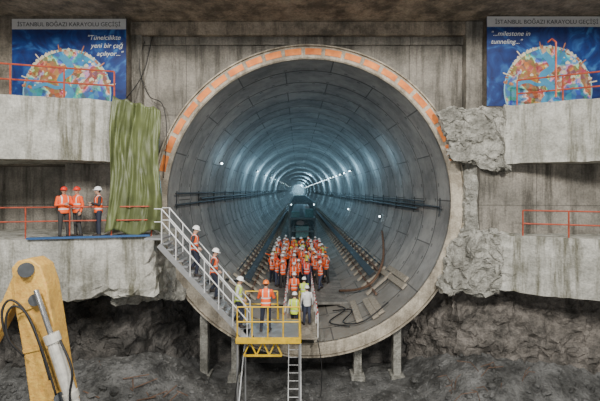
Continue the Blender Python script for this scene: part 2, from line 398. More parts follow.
for (a1,y1,a2,y2) in ((-57,.6,-57,3.2),(-60,.5,-60,3.4),(-42,1.2,-44,6.0),(-39,1.6,-40,5),(-67,1,-66,4)):
    e.beam(wp(a1,5.95,y1),wp(a2,5.95,y2),.3,.1,0,up=Vector(wp(a1,1,0))-Vector((TCX,0,TCZ)))
for (a1,y1,a2,y2) in ((222,1.0,224,5.0),(236,.8,238,3.0)):
    e.beam(wp(a1,5.95,y1),wp(a2,5.95,y2),.25,.1,0,up=Vector(wp(a1,1,0))-Vector((TCX,0,TCZ)))
e.build('timber_planks',[M_wood],bevel=.01)
e=MB(); pts=[wp(-70,5.85,6.5),wp(-62,5.8,5.2),wp(-54,5.8,4.6),wp(-46,5.75,5),wp(-38,5.8,6.5),wp(-30,5.8,8.6),wp(-24,5.85,10.5)]
def spline(pts,n=6):
    out=[];P=[Vector(p) for p in pts];P=[P[0]]+P+[P[-1]]
    for i in range(1,len(P)-2):
        for k in range(n):
            t=k/n; out.append(.5*((2*P[i])+(-P[i-1]+P[i+1])*t+(2*P[i-1]-5*P[i]+4*P[i+1]-P[i+2])*t*t+(-P[i-1]+3*P[i]-3*P[i+1]+P[i+2])*t**3))
    out.append(P[-2]); return out
e.tube(spline(pts),.07,8,0); e.build('suction_hose',[M_rust],smooth=True)
e=MB(); pts=[wp(-52,5.9,1.0),wp(-66,5.9,.6),wp(-74,5.9,1.4),wp(-68,5.9,2.6),wp(-77,5.9,3.4)]
e.tube(spline(pts),.03,8,0)
e.tube(spline([wp(218,5.95,.5),wp(222,5.95,3),wp(230,5.95,5),wp(236,5.9,9)]),.05,8,0)
e.tube(spline([wp(-72,5.95,.8),wp(-80,5.95,2.0),wp(-71,5.95,3.2),wp(-74,5.95,4.2)]),.03,8,0)
e.build('loose_cable',[M_black],smooth=True)

# ---------------------------------------------------------------- TBM back-up gantry
g=empty('tunnel_boring_machine_gantry',(0,0,0))
mb=MB(); x0,x1=-1.0,2.1; YG=31; YE=95; GT=H-1.6
for y in range(YG,YE+1,4):
    for x in (x0,x1): mb.box(x-.1,x+.1,y-.1,y+.1,ZD,GT)
    for z in (ZD+1.1,ZD+2.6,GT): mb.box(x0,x1,y-.08,y+.08,z-.08,z+.08)
for y in (YG,YG+4):
    mb.beam((x0,y,ZD+1.1),(x1,y,ZD+2.6),.07,.07)
for x in (x0,x1):
    for z in (ZD+1.1,ZD+2.6,GT): mb.box(x-.08,x+.08,YG,YE,z-.08,z+.08)
    for z in (ZD+3.1,ZD+3.6): mb.tube([(x,YG,z),(x,YE,z)],.03,6)
mb.build('frame',[M_gant],parent=g)
mb=MB(); mb.box(x0,x1,YG,YE,ZD+2.62,ZD+2.7); mb.build('decks',[M_gant],parent=g)
mb=MB(); 
mb.box(-.3,1.3,YG+.3,YG+2,ZD+.25,ZD+1.7); mb.box(-.8,.2,YG+1,YG+3,ZD+2.7,ZD+3.4); mb.box(.9,1.9,YG+.8,YG+3,ZD+2.7,ZD+3.7)
mb.build('cabinets',[M_machine],parent=g,bevel=.04)
mb=MB(); mb.tube([(.3,YG+3,ZD+1.7),(.3,YG+7,ZD+1.7)],.5,16); mb.tube([(1.2,YG+4,H-2.3),(1.2,YG+30,H-2.3)],.3,14)
mb.build('tanks_and_duct',[M_steel],parent=g,smooth=False)
mb=MB()
for x,z in ((-.8,GT-.15),(1.9,GT-.15)): mb.ell((x,YG-.2,z),(.06,.06,.06),8,6)
mb.build('gantry_lights',[M_lamp],parent=g)

# ---------------------------------------------------------------- railings
def railing(name,pts,h,nposts,mat,rails=(1,.55),r=.022,base=0):
    mb=MB(); pts=[Vector(p) for p in pts]
    for f in rails: mb.tube([p+Vector((0,0,h*f)) for p in pts],r,6)
    tot=sum((pts[i+1]-pts[i]).length for i in range(len(pts)-1))
    for k in range(nposts):
        s=tot*k/(nposts-1)
        for i in range(len(pts)-1):
            l=(pts[i+1]-pts[i]).length
            if s<=l+1e-6: p=pts[i].lerp(pts[i+1],min(1,s/l)); break
            s-=l
        mb.tube([p-Vector((0,0,base)),p+Vector((0,0,h))],r,6)
    return mb.build(name,[mat])
zl=H-1.68
railing('guard_railing',[(-12,-4.15,zl),(-7.9,-3.1,zl),(-5.35,-2.6,zl)],1.08,6,M_red,(1,.55),.025)
railing('guard_railing',[(-13,-4.45,H+3.25),(-6.75,-2.5,H+3.3)],1.05,5,M_red,(1,.5),.03)
railing('guard_railing',[(8.6,-1.5,H+3.25),(14,-4.2,H+3.25)],1.05,5,M_red,(1,.5),.03)
railing('guard_railing',[(8.6,-1.9,H-1.78),(14,-4.3,H-1.78)],1.0,5,M_red,(1,.5),.03)
mb=MB()
p=W(556,97,14.6); mb.tube([p,p+Vector((0,0,2.0))],.035,8); mb.tube([p+Vector((0,0,2.0)),p+Vector((-.15,0,2.12)),p+Vector((-.3,0,2.0))],.03,8)
mb.build('standpipe',[M_red])
mb=MB(); mb.beam((-9.2,-3.62,zl+.03),(-5.4,-2.62,zl+.03),.2,.06,0); mb.build('balcony_edge_strip',[M_blue])

# ---------------------------------------------------------------- access stair + platform
SX=-4.7; SZ=H-1.65; RN=.1735; RS=.2
st=empty('access_stair')
mb=MB()
for i in range(1,18):
    x=SX+(i-1)*RN; z=SZ-RS*i
    mb.box(x-.03,x+RN+.03,-3.35,-2.65,z-.035,z)
mb.build('treads',[M_steel],parent=st)
mb=MB()
for y in (-3.4,-2.6): mb.beam((SX-.1,y,SZ-.25),(SX+RN*17,y,SZ-RS*17-.12),.05,.18,0)
mb.build('stringers',[M_steel],parent=st)
mb=MB()
for y in (-3.42,-2.58):
    for h in (1.0,.55): mb.tube([(SX-.25,y,SZ+h),(SX,y,SZ+h),(SX+RN*17,y,SZ-RS*17+h)],.022,6)
    for k in range(7):
        t=k/6; x=SX+RN*17*t; z=SZ-RS*17*t; mb.tube([(x,y,z-.2),(x,y,z+1.0)],.02,6)
mb.build('handrails',[M_white],parent=st)
mb=MB(); mb.box(SX-.6,SX+.02,-3.4,-2.2,SZ-.08,SZ-.01); mb.build('landing',[M_steel],parent=st)
PZ=H-5.05
pf=empty('yellow_work_platform')
X0,X1,Y0,Y1=-2.05,.05,-3.7,-1.6
mb=MB(); mb.box(X0,X1,Y0,Y1,PZ-.05,PZ)
mb.build('floor_grating',[M_steel],parent=pf)
mb=MB()
mb.box(X0-.04,X1+.04,Y0-.06,Y0,PZ-.12,PZ+.08); mb.box(X0-.04,X1+.04,Y1,Y1+.06,PZ-.22,PZ)
mb.box(X0-.06,X0,Y0,Y1,PZ-.12,PZ); mb.box(X1,X1+.06,Y0,Y1,PZ-.12,PZ+.08)
for x in (X0,X0+.5,X0+1.03,X0+1.55,X1):
    mb.tube([(x,Y0,PZ),(x,Y0,PZ+1.1)],.024,8)
for h in (1.1,.6): mb.tube([(X0,Y0,PZ+h),(X1,Y0,PZ+h)],.024,8); mb.tube([(X1,Y0,PZ+h),(X1,Y1,PZ+h)],.024,8); 
for h in (1.1,.6): mb.tube([(X0,Y1,PZ+h),(X1-.85,Y1,PZ+h)],.024,8)
for y in (Y0+.7,Y0+1.4,Y1): mb.tube([(X1,y,PZ),(X1,y,PZ+1.1)],.024,8)
for x in (X0,X1-.85): mb.tube([(x,Y1,PZ),(x,Y1,PZ+1.1)],.024,8)
mb.box(X0+.2,X1-.6,Y0+.1,Y0+.16,PZ-.62,PZ-.56)
for k in range(3):
    L0=X1-X0-.8; a=X0+.2+L0*k/3; b=X0+.2+L0*(k+1)/3
    mb.beam((a,Y0+.14,PZ-.58),((a+b)/2,Y0+.14,PZ-.12),.045,.045); mb.beam(((a+b)/2,Y0+.14,PZ-.12),(b,Y0+.14,PZ-.58),.045,.045)
mb.build('yellow_frame',[M_yel],parent=pf)
mb=MB()
for x in (X0,X1):
    for y in (Y0+.05,Y1): mb.tube([(x,y,ground_z(x,y)-.1),(x,y,PZ-.12)],.035,8); mb.box(x-.12,x+.12,y-.12,y+.12,ground_z(x,y)-.05,ground_z(x,y)+.06)
mb.beam((X0,Y0+.05,.6),(X0,Y1,2.6),.04,.04)
mb.build('props',[M_steel],parent=pf)
mb=MB()
for i in range(1,6):
    y=Y1+(i-1)*.22; z=PZ-.205*i; mb.box(X1-.85,X1,y,y+.24,z-.035,z)
for x in (X1-.87,X1+.02): mb.beam((x,Y1,PZ-.15),(x,Y1+1.15,PZ-1.15),.04,.18)
for x in (X1-.87,X1+.02):
    mb.tube([(x,Y1,PZ+1.0),(x,Y1+1.15,PZ-.05)],.025,8)
    mb.tube([(x,Y1+1.15,PZ-1.05),(x,Y1+1.15,PZ-.05)],.025,8)
mb.build('lower_steps',[M_yel],parent=pf)
GX0,GX1=-.62,.82; GZ=PZ-1.04
gw=empty('access_gangway')
mb=MB(); mb.box(GX0,GX1,-.75,4.6,GZ-.06,GZ); 
for x in (GX0+.1,GX1-.1): mb.box(x-.05,x+.05,-.7,4.6,GZ-.2,GZ-.06)
mb.build('planking',[M_wood],parent=gw)
mb=MB()
for x in (GX0,GX1):
    ys=[-.7+k*.3 for k in range(46)]
    for k in range(45):
        for h in (.95,.5):
            mb.beam((x,ys[k],GZ+h),(x,ys[k+1],GZ+h),.03,.13,k%2)
    for k in range(0,46,6): mb.tube([(x,ys[k],GZ),(x,ys[k],GZ+1)],.025,6,1)
mb.build('striped_barrier',[M_rw_r,M_rw_w],parent=gw)
dx=Vector((.24,0,0)); mb=MB()
a0=Vector((-.13,-2.3,ground_z(-.15,-2.3)-.03)); b0=Vector((-.13,-.92,H-5.6))
for s in (-1,1): mb.beam(a0+dx*s,b0+dx*s,.03,.07,0)
n=11
for k in range(1,n): p=a0.lerp(b0,k/n); mb.tube([p-dx,p+dx],.015,6)
mb.build('ladder',[M_white])

# ---------------------------------------------------------------- tarp
mb=MB(); nx,nz=64,56; vs=[]
for j in range(nz+1):
    t=j/nz
    for i in range(nx+1):
        s=i/nx
        xl=113+(106-113)*t; xr=159+2*t; topy=95+13*s+2.5*abs(math.sin(s*11)); boty=233-3*math.sin(s*9)
        xl+= -2*math.sin(t*7); xr+=1.5*math.sin(t*9+1)
        px=xl+(xr-xl)*s; py=topy+(boty-topy)*t
        q=Vector((s*3.2+t*.8,t*1.3,2))
        d=14.3+.30*noise.noise(q)+.16*noise.noise(Vector((s*9+t*2.5,t*1.6,5)))+.07*noise.noise(Vector((s*20,t*7,8)))+.06*math.sin(s*16+4*t*s)*(1-.5*t)
        d+=.35*s
        vs.append(W(px,py,d))
mb.add(vs,[(j*(nx+1)+i,j*(nx+1)+i+1,(j+1)*(nx+1)+i+1,(j+1)*(nx+1)+i) for j in range(nz) for i in range(nx)])
M_tarp=simple('olive_tarp',(.105,.125,.048),.45,var=.35,scale=1.6)
o=mb.build('green_tarp',[M_tarp],smooth=True); md=o.modifiers.new('s','SOLIDIFY'); md.thickness=.01

mb=MB()
mb.tube(spline([(-6.5,-.25,H+6.3),(-6.7,-.3,H+5.2),(-6.3,-.35,H+4.0),(-5.7,-.4,H+3.6),(-5.5,-.45,H+2.4),(-5.65,-.4,H+.5)]),.018,6)
mb.tube(spline([(-6.2,-.2,H+6.5),(-6.55,-.3,H+4.9),(-7.0,-1.2,H+3.5)]),.02,6)
mb.tube(spline([(-1.5,-3.6,PZ+.1),(-1.9,-3.8,PZ-.6),(-2.1,-3.8,PZ-1.8),(-2.15,-3.8,1.0),(-2.2,-3.7,.1)]),.018,6)
mb.tube(spline([(.8,-.9,GZ),(.95,-1.2,1.2),(.9,-1.4,.1)]),.018,6)
mb.build('hanging_cable',[M_black],smooth=True)

# ---------------------------------------------------------------- posters
def globe_mat():
    m,nt,b=newmat('poster_map_print'); N=nt.nodes.new; L=nt.links.new
    tc=N('ShaderNodeTexCoord'); n=N('ShaderNodeTexNoise'); n.inputs['Scale'].default_value=.95; n.inputs['Detail'].default_value=7; n.inputs['Distortion'].default_value=.4
    L(tc.outputs['Object'],n.inputs['Vector']); r=N('ShaderNodeValToRGB'); r.color_ramp.interpolation='CONSTANT'
    el=r.color_ramp.elements; el[0].position=0; el[0].color=(.04,.17,.32,1); el[1].position=.46; el[1].color=(.12,.30,.40,1)
    for p,c in ((.49,(.50,.44,.32,1)),(.52,(.30,.12,.06,1)),(.58,(.38,.20,.11,1)),(.62,(.24,.09,.05,1)),(.67,(.6,.52,.38,1))): q=el.new(p); q.color=c
    L(n.outputs['Fac'],r.inputs[0])
    n2=N('ShaderNodeTexVoronoi'); n2.inputs['Scale'].default_value=5; L(tc.outputs['Object'],n2.inputs['Vector'])
    mx=N('ShaderNodeMixRGB'); mx.blend_type='OVERLAY'; mx.inputs[0].default_value=.55; L(r.outputs[0],mx.inputs[1]); L(n2.outputs['Color'],mx.inputs[2])
    L(mx.outputs[0],b.inputs['Base Color']); b.inputs['Roughness'].default_value=.5
    return m
def swirl_mat():
    m,nt,b=newmat('poster_blue_print'); N=nt.nodes.new; L=nt.links.new
    tc=N('ShaderNodeTexCoord'); n=N('ShaderNodeTexNoise'); n.inputs['Scale'].default_value=.9; n.inputs['Distortion'].default_value=2.5; n.inputs['Detail'].default_value=4
    L(tc.outputs['Object'],n.inputs['Vector']); r=N('ShaderNodeValToRGB'); el=r.color_ramp.elements
    el[0].position=.35; el[0].color=(.004,.012,.085,1); el[1].position=.72; el[1].color=(.04,.17,.42,1); q=el.new(.54); q.color=(.006,.035,.18,1)
    L(n.outputs['Fac'],r.inputs[0]); L(r.outputs[0],b.inputs['Base Color']); b.inputs['Roughness'].default_value=.45
    return m
M_pb=swirl_mat(); M_map=globe_mat()
M_head=simple('poster_header',(.55,.55,.56),.5,var=.05); M_ink=simple('poster_ink',(.04,.04,.05),.6); M_ptxt=simple('poster_white_text',(.62,.64,.62),.6)
M_bld=simple('poster_buildings',(.34,.14,.07),.6,var=.5,scale=8); M_gold=simple('poster_cream',(.6,.52,.38),.5); M_seab=simple('poster_water',(.05,.24,.42),.5); M_rimp=simple('poster_rim',(.20,.42,.50),.5)
def text(s,size,loc,mat,parent,shear=0,align='CENTER'):
    cu=bpy.data.curves.new('lettering','FONT'); cu.body=s; cu.size=size; cu.align_x=align; cu.shear=shear; cu.extrude=.002; cu.offset=.0
    cu.materials.append(mat); o=bpy.data.objects.new('lettering',cu); col.objects.link(o); o.parent=parent
    o.location=loc; o.rotation_euler=(math.pi/2,0,0); return o
def poster(x0,x1,z0,z1,gx,gz,gr,lines):
    y=-.94; e=empty('project_poster',((x0+x1)/2,y,(z0+z1)/2)); cx,cz=(x0+x1)/2,(z0+z1)/2; w,h=(x1-x0)/2,(z1-z0)/2
    mb=MB(); mb.box(-w,w,-.0,.03,-h,h); mb.build('backing',[M_pb],parent=e)
    mb=MB(); mb.box(-w,w,-.006,-.001,h-.42,h); mb.build('header_band',[M_head],parent=e)
    text('İSTANBUL BOĞAZI KARAYOLU GEÇİŞİ',.235,(0,-.012,h-.3),M_ink,e)
    n=64; cx2,cz2=gx-cx,gz-cz
    def clampp(r,a,yy): return (max(-w,min(w,cx2+r*math.cos(a))),yy,max(-h,min(h-.42,cz2+r*math.sin(a))))
    mb=MB(); mb.prism([clampp(gr+.05,2*math.pi*k/n,-.002) for k in range(n)],(0,-.003,0)); mb.build('disc_rim',[M_rimp],parent=e)
    mb=MB(); mb.prism([clampp(gr,2*math.pi*k/n,-.006) for k in range(n)],(0,-.003,0)); mb.build('map_disc',[M_map],parent=e)
    mb=MB()
    R2=random.Random(5)
    for k in range(60):
        a=math.radians(10+160*k/59+R2.uniform(-1.5,1.5)); l=R2.uniform(.03,.13)+(.2 if k%11==0 else 0); ww=R2.uniform(.02,.06) if k%11 else .025; mt=0 if R2.random()<.5 else 1
        d=Vector((math.cos(a),0,math.sin(a))); c=Vector((cx2,-.012-k*.0001,cz2))+d*(gr-.06); s=Vector((-d.z,0,d.x))*ww
        pts=[c-s,c+s,c+s+d*l,c+d*(l+.04),c-s+d*l]
        if all(abs(p.x)<w-.02 and -h<p.z<h-.45 for p in pts): mb.prism(pts,(0,-.003,0),mt)
    for k in range(26):
        a=R2.uniform(0,math.pi); r=gr*R2.uniform(.2,.9); ss=R2.uniform(.03,.1); c=Vector((cx2+r*math.cos(a),-.013-k*.0001,cz2+r*math.sin(a)))
        mb.prism([c+Vector((-ss,0,0)),c+Vector((ss,0,0)),c+Vector((ss,0,ss)),c+Vector((0,0,ss*1.7)),c+Vector((-ss,0,ss))],(0,-.003,0),k%2)
    mb.build('skyline_print',[M_bld,M_gold],parent=e)
    def ribbon(pts,wd,yy,mat):
        mb=MB(); P=spline([(a*gr+cx2,yy,b_*gr+cz2) for a,b_ in pts],5); up=[];dn=[]
        for i,p in enumerate(P):
            d=(P[min(i+1,len(P)-1)]-P[max(i-1,0)]).normalized(); nn=Vector((-d.z,0,d.x))*wd; up.append(p+nn); dn.append(p-nn)
        for k in range(len(P)-1): mb.prism([up[k],up[k+1],dn[k+1],dn[k]],(0,-.002,0))
        mb.build('strait_print',[mat],parent=e)
    ribbon([(-.1,.85),(.1,.55),(-.15,.3),(.1,0),(-.1,-.3),(.2,-.5)],.14,-.018,M_seab)
    ribbon([(-.8,.1),(-.5,.2),(-.25,.12),(-.05,.16)],.07,-.021,M_seab)
    for (s,sz,lx,lz) in lines: text(s,sz,(lx-cx,-.03,lz-cz),M_ptxt,e,.25)
    return e
D=17.2-.94
def X(px): return (px-VX)*D/F
def Z(py): return H+(VY-py)*D/F
poster(X(12),X(126),Z(106),Z(19),X(67),Z(93),1.75,[('"Tünelcilikte',.27,X(104),Z(40)),('yeni bir çağ',.27,X(107),Z(48)),('açılıyor..."',.27,X(110),Z(56))])
poster(X(487),X(606),Z(106),Z(16.5),X(548),Z(90),1.75,[('"...milestone in',.27,X(510),Z(36)),('tunneling..."',.27,X(506),Z(44))])

# ---------------------------------------------------------------- excavator (boom in the foreground)
ex=empty('excavator')
def E(px,py,d=9.0): return W(px,py,d)
mb=MB()
outline=[(11,268),(17,261),(30,259),(40,266),(46,284),(52,320),(60,372),(72,430),(92,520),(60,528),(42,470),(32,420),(24,360),(15,310)]
mb.prism([E(*p,8.75) for p in outline],(0,.5,0)); mb.build('boom',[M_exc],parent=ex,bevel=.03)
mb=MB()
for dd in (8.72,9.27):
    mb.prism([E(14,302,dd),E(40,294,dd),E(43,304,dd),E(17,314,dd)],(0,.02,0))
    mb.prism([E(22,350,dd),E(54,343,dd),E(55,347,dd),E(23,354,dd)],(0,.02,0))
mb.build('boom_plates',[M_exc],parent=ex,bevel=.005)
mb=MB()
mb.prism([E(*p,8.85) for p in [(14,304),(24,285),(30,270),(24,264),(14,272),(2,300),(-40,352),(-70,400),(-55,410),(-20,368)]],(0,.3,0))
mb.build('stick',[M_exc],parent=ex,bevel=.03)
mb=MB()
mb.prism([E(*p,8.8) for p in [(-70,395),(-50,400),(-42,430),(-62,455),(-95,450),(-105,415)]],(0,.5,0)); mb.build('bucket',[M_dark],parent=ex,bevel=.02)
mb=MB(); 
for (px,py,r) in ((26,270,.16),(35,300,.13),(60,398,.12)): mb.tube([E(px,py,8.65),E(px,py,9.35)],r,16)
mb.build('pivot_pins',[M_dark],parent=ex)
mb=MB(); mb.tube([E(36,290,8.6),E(52,338,8.6)],.055,14,1); mb.tube([E(52,338,8.6),E(56,350,8.6),E(92,460,8.6)],[.12,.13,.13],16,0)
mb.tube([E(51,334,8.6),E(54,342,8.6)],.16,16,0); mb.tube([E(70,392,8.6),E(72,398,8.6)],.155,16,0)
mb.build('hydraulic_cylinder',[M_cyl,M_chrome],parent=ex,smooth=False)
mb=MB()
mb.tube(spline([E(20,352,8.6),E(6,335,8.5),E(2,312,8.5),E(10,300,8.55),E(24,310,8.6),E(38,340,8.55),E(50,380,8.5)]),.025,8)
mb.tube(spline([E(24,356,8.6),E(9,340,8.45),E(6,318,8.45),E(14,306,8.5),E(28,316,8.55),E(42,350,8.5),E(56,395,8.5)]),.022,8)
mb.tube(spline([E(60,340,8.5),E(72,370,8.4),E(70,400,8.4),E(80,440,8.4)]),.025,8)
mb.build('hoses',[M_black],parent=ex,smooth=True)
mb=MB(); bx,by=-3.2,-8.2
for yy in (-1.3,.7):
    prof=[(bx-1.7,.35),(bx-1.4,.05),(bx+1.4,.05),(bx+1.7,.35),(bx+1.7,.65),(bx+1.4,.9),(bx-1.4,.9),(bx-1.7,.65)]
    mb.prism([(a,by+yy,b_) for a,b_ in prof],(0,.55,0))
mb.build('tracks',[M_dark],parent=ex,bevel=.04)
mb=MB(); mb.box(bx-1.3,bx+1.7,by-1.2,by+1.2,1.0,2.0); mb.tube([(bx,by,.7),(bx,by,1.05)],.6,20); mb.box(bx+.6,bx+1.7,by-1.15,by+1.15,2.0,2.4)
mb.build('house',[M_exc],parent=ex,bevel=.05)
mb=MB(); mb.box(bx-1.2,bx,by-1.15,by-.2,2.0,3.2); mb.build('cab',[M_glass],parent=ex,bevel=.06)

# ---------------------------------------------------------------- people
skins=[simple('skin_%d'%i,c,.6,var=.05) for i,c in enumerate([(.50,.31,.22),(.42,.25,.17)])]
V_or=simple('vest_orange',(1.0,.12,.012),.6,var=.12); V_lime=simple('vest_lime',(.62,.80,.06),.6,var=.1); V_white=simple('shirt_white',(.78,.79,.8),.7,var=.06); V_red=simple('coverall_red',(.80,.06,.02),.6)
M_ref=simple('reflective_tape',(.70,.72,.70),.35,.1,var=.04)
T=[simple('trousers_%d'%i,c,.8) for i,c in enumerate([(.02,.025,.045),(.05,.06,.10),(.04,.04,.04),(.12,.10,.08)])]
S=[simple('sleeve_%d'%i,c,.8) for i,c in enumerate([(.04,.06,.12),(.03,.03,.035),(.5,.5,.5),(.9,.11,.015)])]
M_boot=simple('boots',(.03,.022,.018),.6); M_hair=simple('hair',(.02,.014,.01),.7); M_eye=simple('eye',(.02,.015,.012),.3); M_lip=simple('lips',(.35,.12,.1),.5)
HM={'w':simple('helmet_white',(.85,.86,.86),.35,var=.03),'r':simple('helmet_red',(.75,.04,.02),.35),'o':simple('helmet_orange',(.9,.2,.02),.35),'b':simple('helmet_blue',(.03,.12,.45),.35),'y':simple('helmet_yellow',(.85,.6,.03),.35)}
TOR=[(.84,.165,.125),(.90,.182,.138),(1.0,.175,.132),(1.1,.168,.126),(1.2,.178,.128),(1.3,.198,.132),(1.38,.205,.125),(1.43,.175,.105),(1.47,.11,.08),(1.50,.068,.066)]
def person_mesh(name,arms,legs,lean=0,yaw=0,nod=0):
    piv=Vector((0,0,.93)); RL=Matrix.Rotation(lean,3,'X')
    def up(p): return piv+RL@(Vector(p)-piv)
    hc=Vector((0,-.015,1.635)); RH=Matrix.Rotation(yaw,3,'Z')@Matrix.Rotation(nod,3,'X')
    def hp(p): return up(hc+RH@Vector(p))
    mb=MB(); bones=[]
    n=20; vs=[]
    for (z,a,b_) in TOR:
        for k in range(n):
            t=2*math.pi*k/n; c,s=math.cos(t),math.sin(t)
            e=.85; vs.append(up((a*abs(c)**e*(1 if c>0 else -1),b_*abs(s)**e*(1 if s>0 else -1),z)))
    fs=[(j*n+k,j*n+(k+1)%n,(j+1)*n+(k+1)%n,(j+1)*n+k) for j in range(len(TOR)-1) for k in range(n)]+[tuple(range(n))[::-1],tuple(range((len(TOR)-1)*n,len(TOR)*n))]
    mb.add(vs,fs)
    mb.cap(up((0,.0,1.45)),hp((0,.015,-.05)),.062,.056); bones.append((up((0,0,1.5)),hp((0,.015,-.05)),.06,.056,'neck'))
    def hell(c,r):
        o=len(mb.v); mb.ell((0,0,0),r,16,12)
        for k in range(o,len(mb.v)): mb.v[k]=tuple(hp(Vector(mb.v[k])+Vector(c)))
    hell((0,.012,.03),(.077,.097,.09)); hell((0,-.022,-.035),(.062,.07,.085)); hell((0,-.05,-.085),(.035,.036,.03))
    hell((.078,.01,-.005),(.012,.02,.032)); hell((-.078,.01,-.005),(.012,.02,.032))
    mb.cap(hp((0,-.088,.012)),hp((0,-.108,-.028)),.010,.016)
    for sx in (-1,1): mb.cap(hp((sx*.015,-.088,.022)),hp((sx*.05,-.075,.02)),.012,.01)
    bones.append((hp((0,.01,.03)),hp((0,-.01,-.04)),.08,.07,'head'))
    for sx,(el,wr) in zip((-1,1),arms):
        sh=up((sx*.195,0,1.405)); el=up(el); wr=up(wr)
        mb.cap(sh,el,.062,.048); mb.cap(el,wr,.047,.032); mb.cap(sh,up((sx*.1,0,1.41)),.06,.06)
        bones.append((sh,el,.062,.048,'uarm')); bones.append((el,wr,.047,.032,'farm'))
        a=(wr-el).normalized(); l=Vector((0,-1,0))
        if abs(a.dot(l))>.75: l=Vector((0,0,1))
        l=(l-a*l.dot(a)).normalized(); pn=a.cross(l)
        if pn.x*sx>0: pn=-pn
        lens=(.068,.078,.072,.056)
        for j in range(4):
            base=wr+a*.092+l*(.033-.022*j)-a*(.006*abs(j-1))
            mb.cap(wr+a*.012+l*(.018-.012*j),base,.017,.0125,nu=8)
            d1=(a+pn*.35).normalized(); d2=(a+pn*.95).normalized(); d3=(a*.5+pn).normalized(); Ln=lens[j]
            p1=base+d1*Ln*.42; p2=p1+d2*Ln*.33; p3=p2+d3*Ln*.25
            mb.cap(base,p1,.0105,.0098,nu=8); mb.cap(p1,p2,.0098,.009,nu=8); mb.cap(p2,p3,.009,.0085,nu=8)
        tb=wr+a*.03+l*.022; t1=tb+(a*.7+l*.75+pn*.3).normalized()*.035; t2=t1+(a+l*.25+pn*.3).normalized()*.03
        mb.cap(tb,t1,.014,.012,nu=8); mb.cap(t1,t2,.012,.0095,nu=8)
        bones.append((wr+a*.01,wr+a*.15,.03,.03,'hand'))
    for sx,(kn,an) in zip((-1,1),legs):
        hip=Vector((sx*.095,0,.90)); kn=Vector(kn); an=Vector(an); dz=an.z-.09
        mb.cap(hip,kn,.098,.068); mb.cap(kn,an+Vector((0,0,.03)),.068,.056)
        bones.append((hip,kn,.098,.068,'leg')); bones.append((kn,an+Vector((0,0,.05)),.068,.056,'leg'))
        h0=Vector((an.x,an.y+.035,dz+.05)); t0=Vector((an.x+sx*.025,an.y-.17,dz+.042))
        mb.cap(an,h0,.05,.05); mb.cap(h0,t0,.048,.04); mb.cap(t0+Vector((.02,0,0)),t0-Vector((.02,0,0)),.038,.038)
        bones.append((h0,t0,.05,.045,'foot')); bones.append((an,h0,.05,.05,'foot'))
    tmp=mb.build('tmp_body',[])
    md=tmp.modifiers.new('r','REMESH'); md.mode='VOXEL'; md.voxel_size=.009
    sm=tmp.modifiers.new('s','SMOOTH'); sm.iterations=2; sm.factor=.5
    dg=bpy.context.evaluated_depsgraph_get(); me=bpy.data.meshes.new_from_object(tmp.evaluated_get(dg)); bpy.data.objects.remove(tmp)
    nv=len(me.vertices); co=np.empty(nv*3); me.vertices.foreach_get('co',co); co=co.reshape(-1,3)
    nf=len(me.polygons); fc=np.empty(nf*3); me.polygons.foreach_get('center',fc); fc=fc.reshape(-1,3)
    def dist(P,a,b,ra,rb):
        a=np.array(a);b=np.array(b);ab=b-a; t=np.clip(((P-a)@ab)/max(1e-9,ab@ab),0,1)
        return np.linalg.norm(P-(a+t[:,None]*ab),axis=1)-(ra+(rb-ra)*t)
    names=['torso'];U=(fc-np.array(piv))@np.array(RL)+np.array(piv)
    zz=np.array([t[0] for t in TOR]); wa=np.interp(U[:,2],zz,[t[1] for t in TOR]); wb=np.interp(U[:,2],zz,[t[2] for t in TOR])
    td=(np.sqrt((U[:,0]/wa)**2+(U[:,1]/wb)**2)-1)*np.minimum(wa,wb)+np.maximum(0,U[:,2]-1.5)+np.maximum(0,.835-U[:,2])
    ds=[td]+[dist(fc,*b[:4]) for b in bones]; names+=[b[4] for b in bones]
    idx=np.argmin(np.array(ds),axis=0)
    mat=np.zeros(nf,int)
    mp={'torso':1,'neck':0,'head':0,'uarm':3,'farm':3,'hand':0,'leg':4,'foot':5}
    for i,nm in enumerate(names): mat[idx==i]=mp[nm]
    x,y,z=U[:,0],U[:,1],U[:,2]
    sh=(mat==3)&(np.abs(x)<.215)&(z>1.25); mat[sh]=1; Tm=mat==1
    mat[Tm&(((z>.985)&(z<1.03))|((z>1.15)&(z<1.195)))]=2
    mat[Tm&(np.abs(x)>.085)&(np.abs(x)<.125)&(z>1.2)]=2
    mat[Tm&(y<-.02)&(z>1.36)&(np.abs(x)<(z-1.36)*.7)]=3
    mat[Tm&(z<.86)]=4
    Hh=(fc-np.array(up(hc)))@np.array(RL@RH)
    hd=np.linalg.norm(Hh,axis=1)<.16
    hd&=(mat==0)&(Hh[:,2]>-.13)
    mat[hd&(Hh[:,1]>.03)&(Hh[:,2]>-.06)]=6
    for sx in (-1,1): mat[hd&(np.linalg.norm(Hh-np.array((sx*.03,-.085,0.003)),axis=1)<.016)]=7
    mat[hd&(np.abs(Hh[:,0])<.024)&(np.abs(Hh[:,2]+.058)<.007)&(Hh[:,1]<-.05)]=8
    hb=MB(); 
    def hring(prof,m=9):
        n=28; vs=[]
        for (z,r,fwd) in prof:
            for k in range(n):
                t=2*math.pi*k/n; c,s=math.cos(t),math.sin(t); f=fwd*max(0,-s)**2
                vs.append(hp((r*.86*c,.005+(r+f)*s,z)))
        fs=[(j*n+k,j*n+(k+1)%n,(j+1)*n+(k+1)%n,(j+1)*n+k) for j in range(len(prof)-1) for k in range(n)]
        fs.append(tuple(range((len(prof)-1)*n,len(prof)*n))); hb.add(vs,fs,m)
    hring([(.028,.115,0),(.034,.142,.045),(.040,.142,.045),(.052,.122,.0),(.09,.118,0),(.125,.098,0),(.148,.062,0),(.155,.02,0)])
    hb.tube([hp((0,-.11,.075)),hp((0,-.08,.135)),hp((0,0,.162)),hp((0,.08,.135)),hp((0,.11,.075))],.012,6,9)
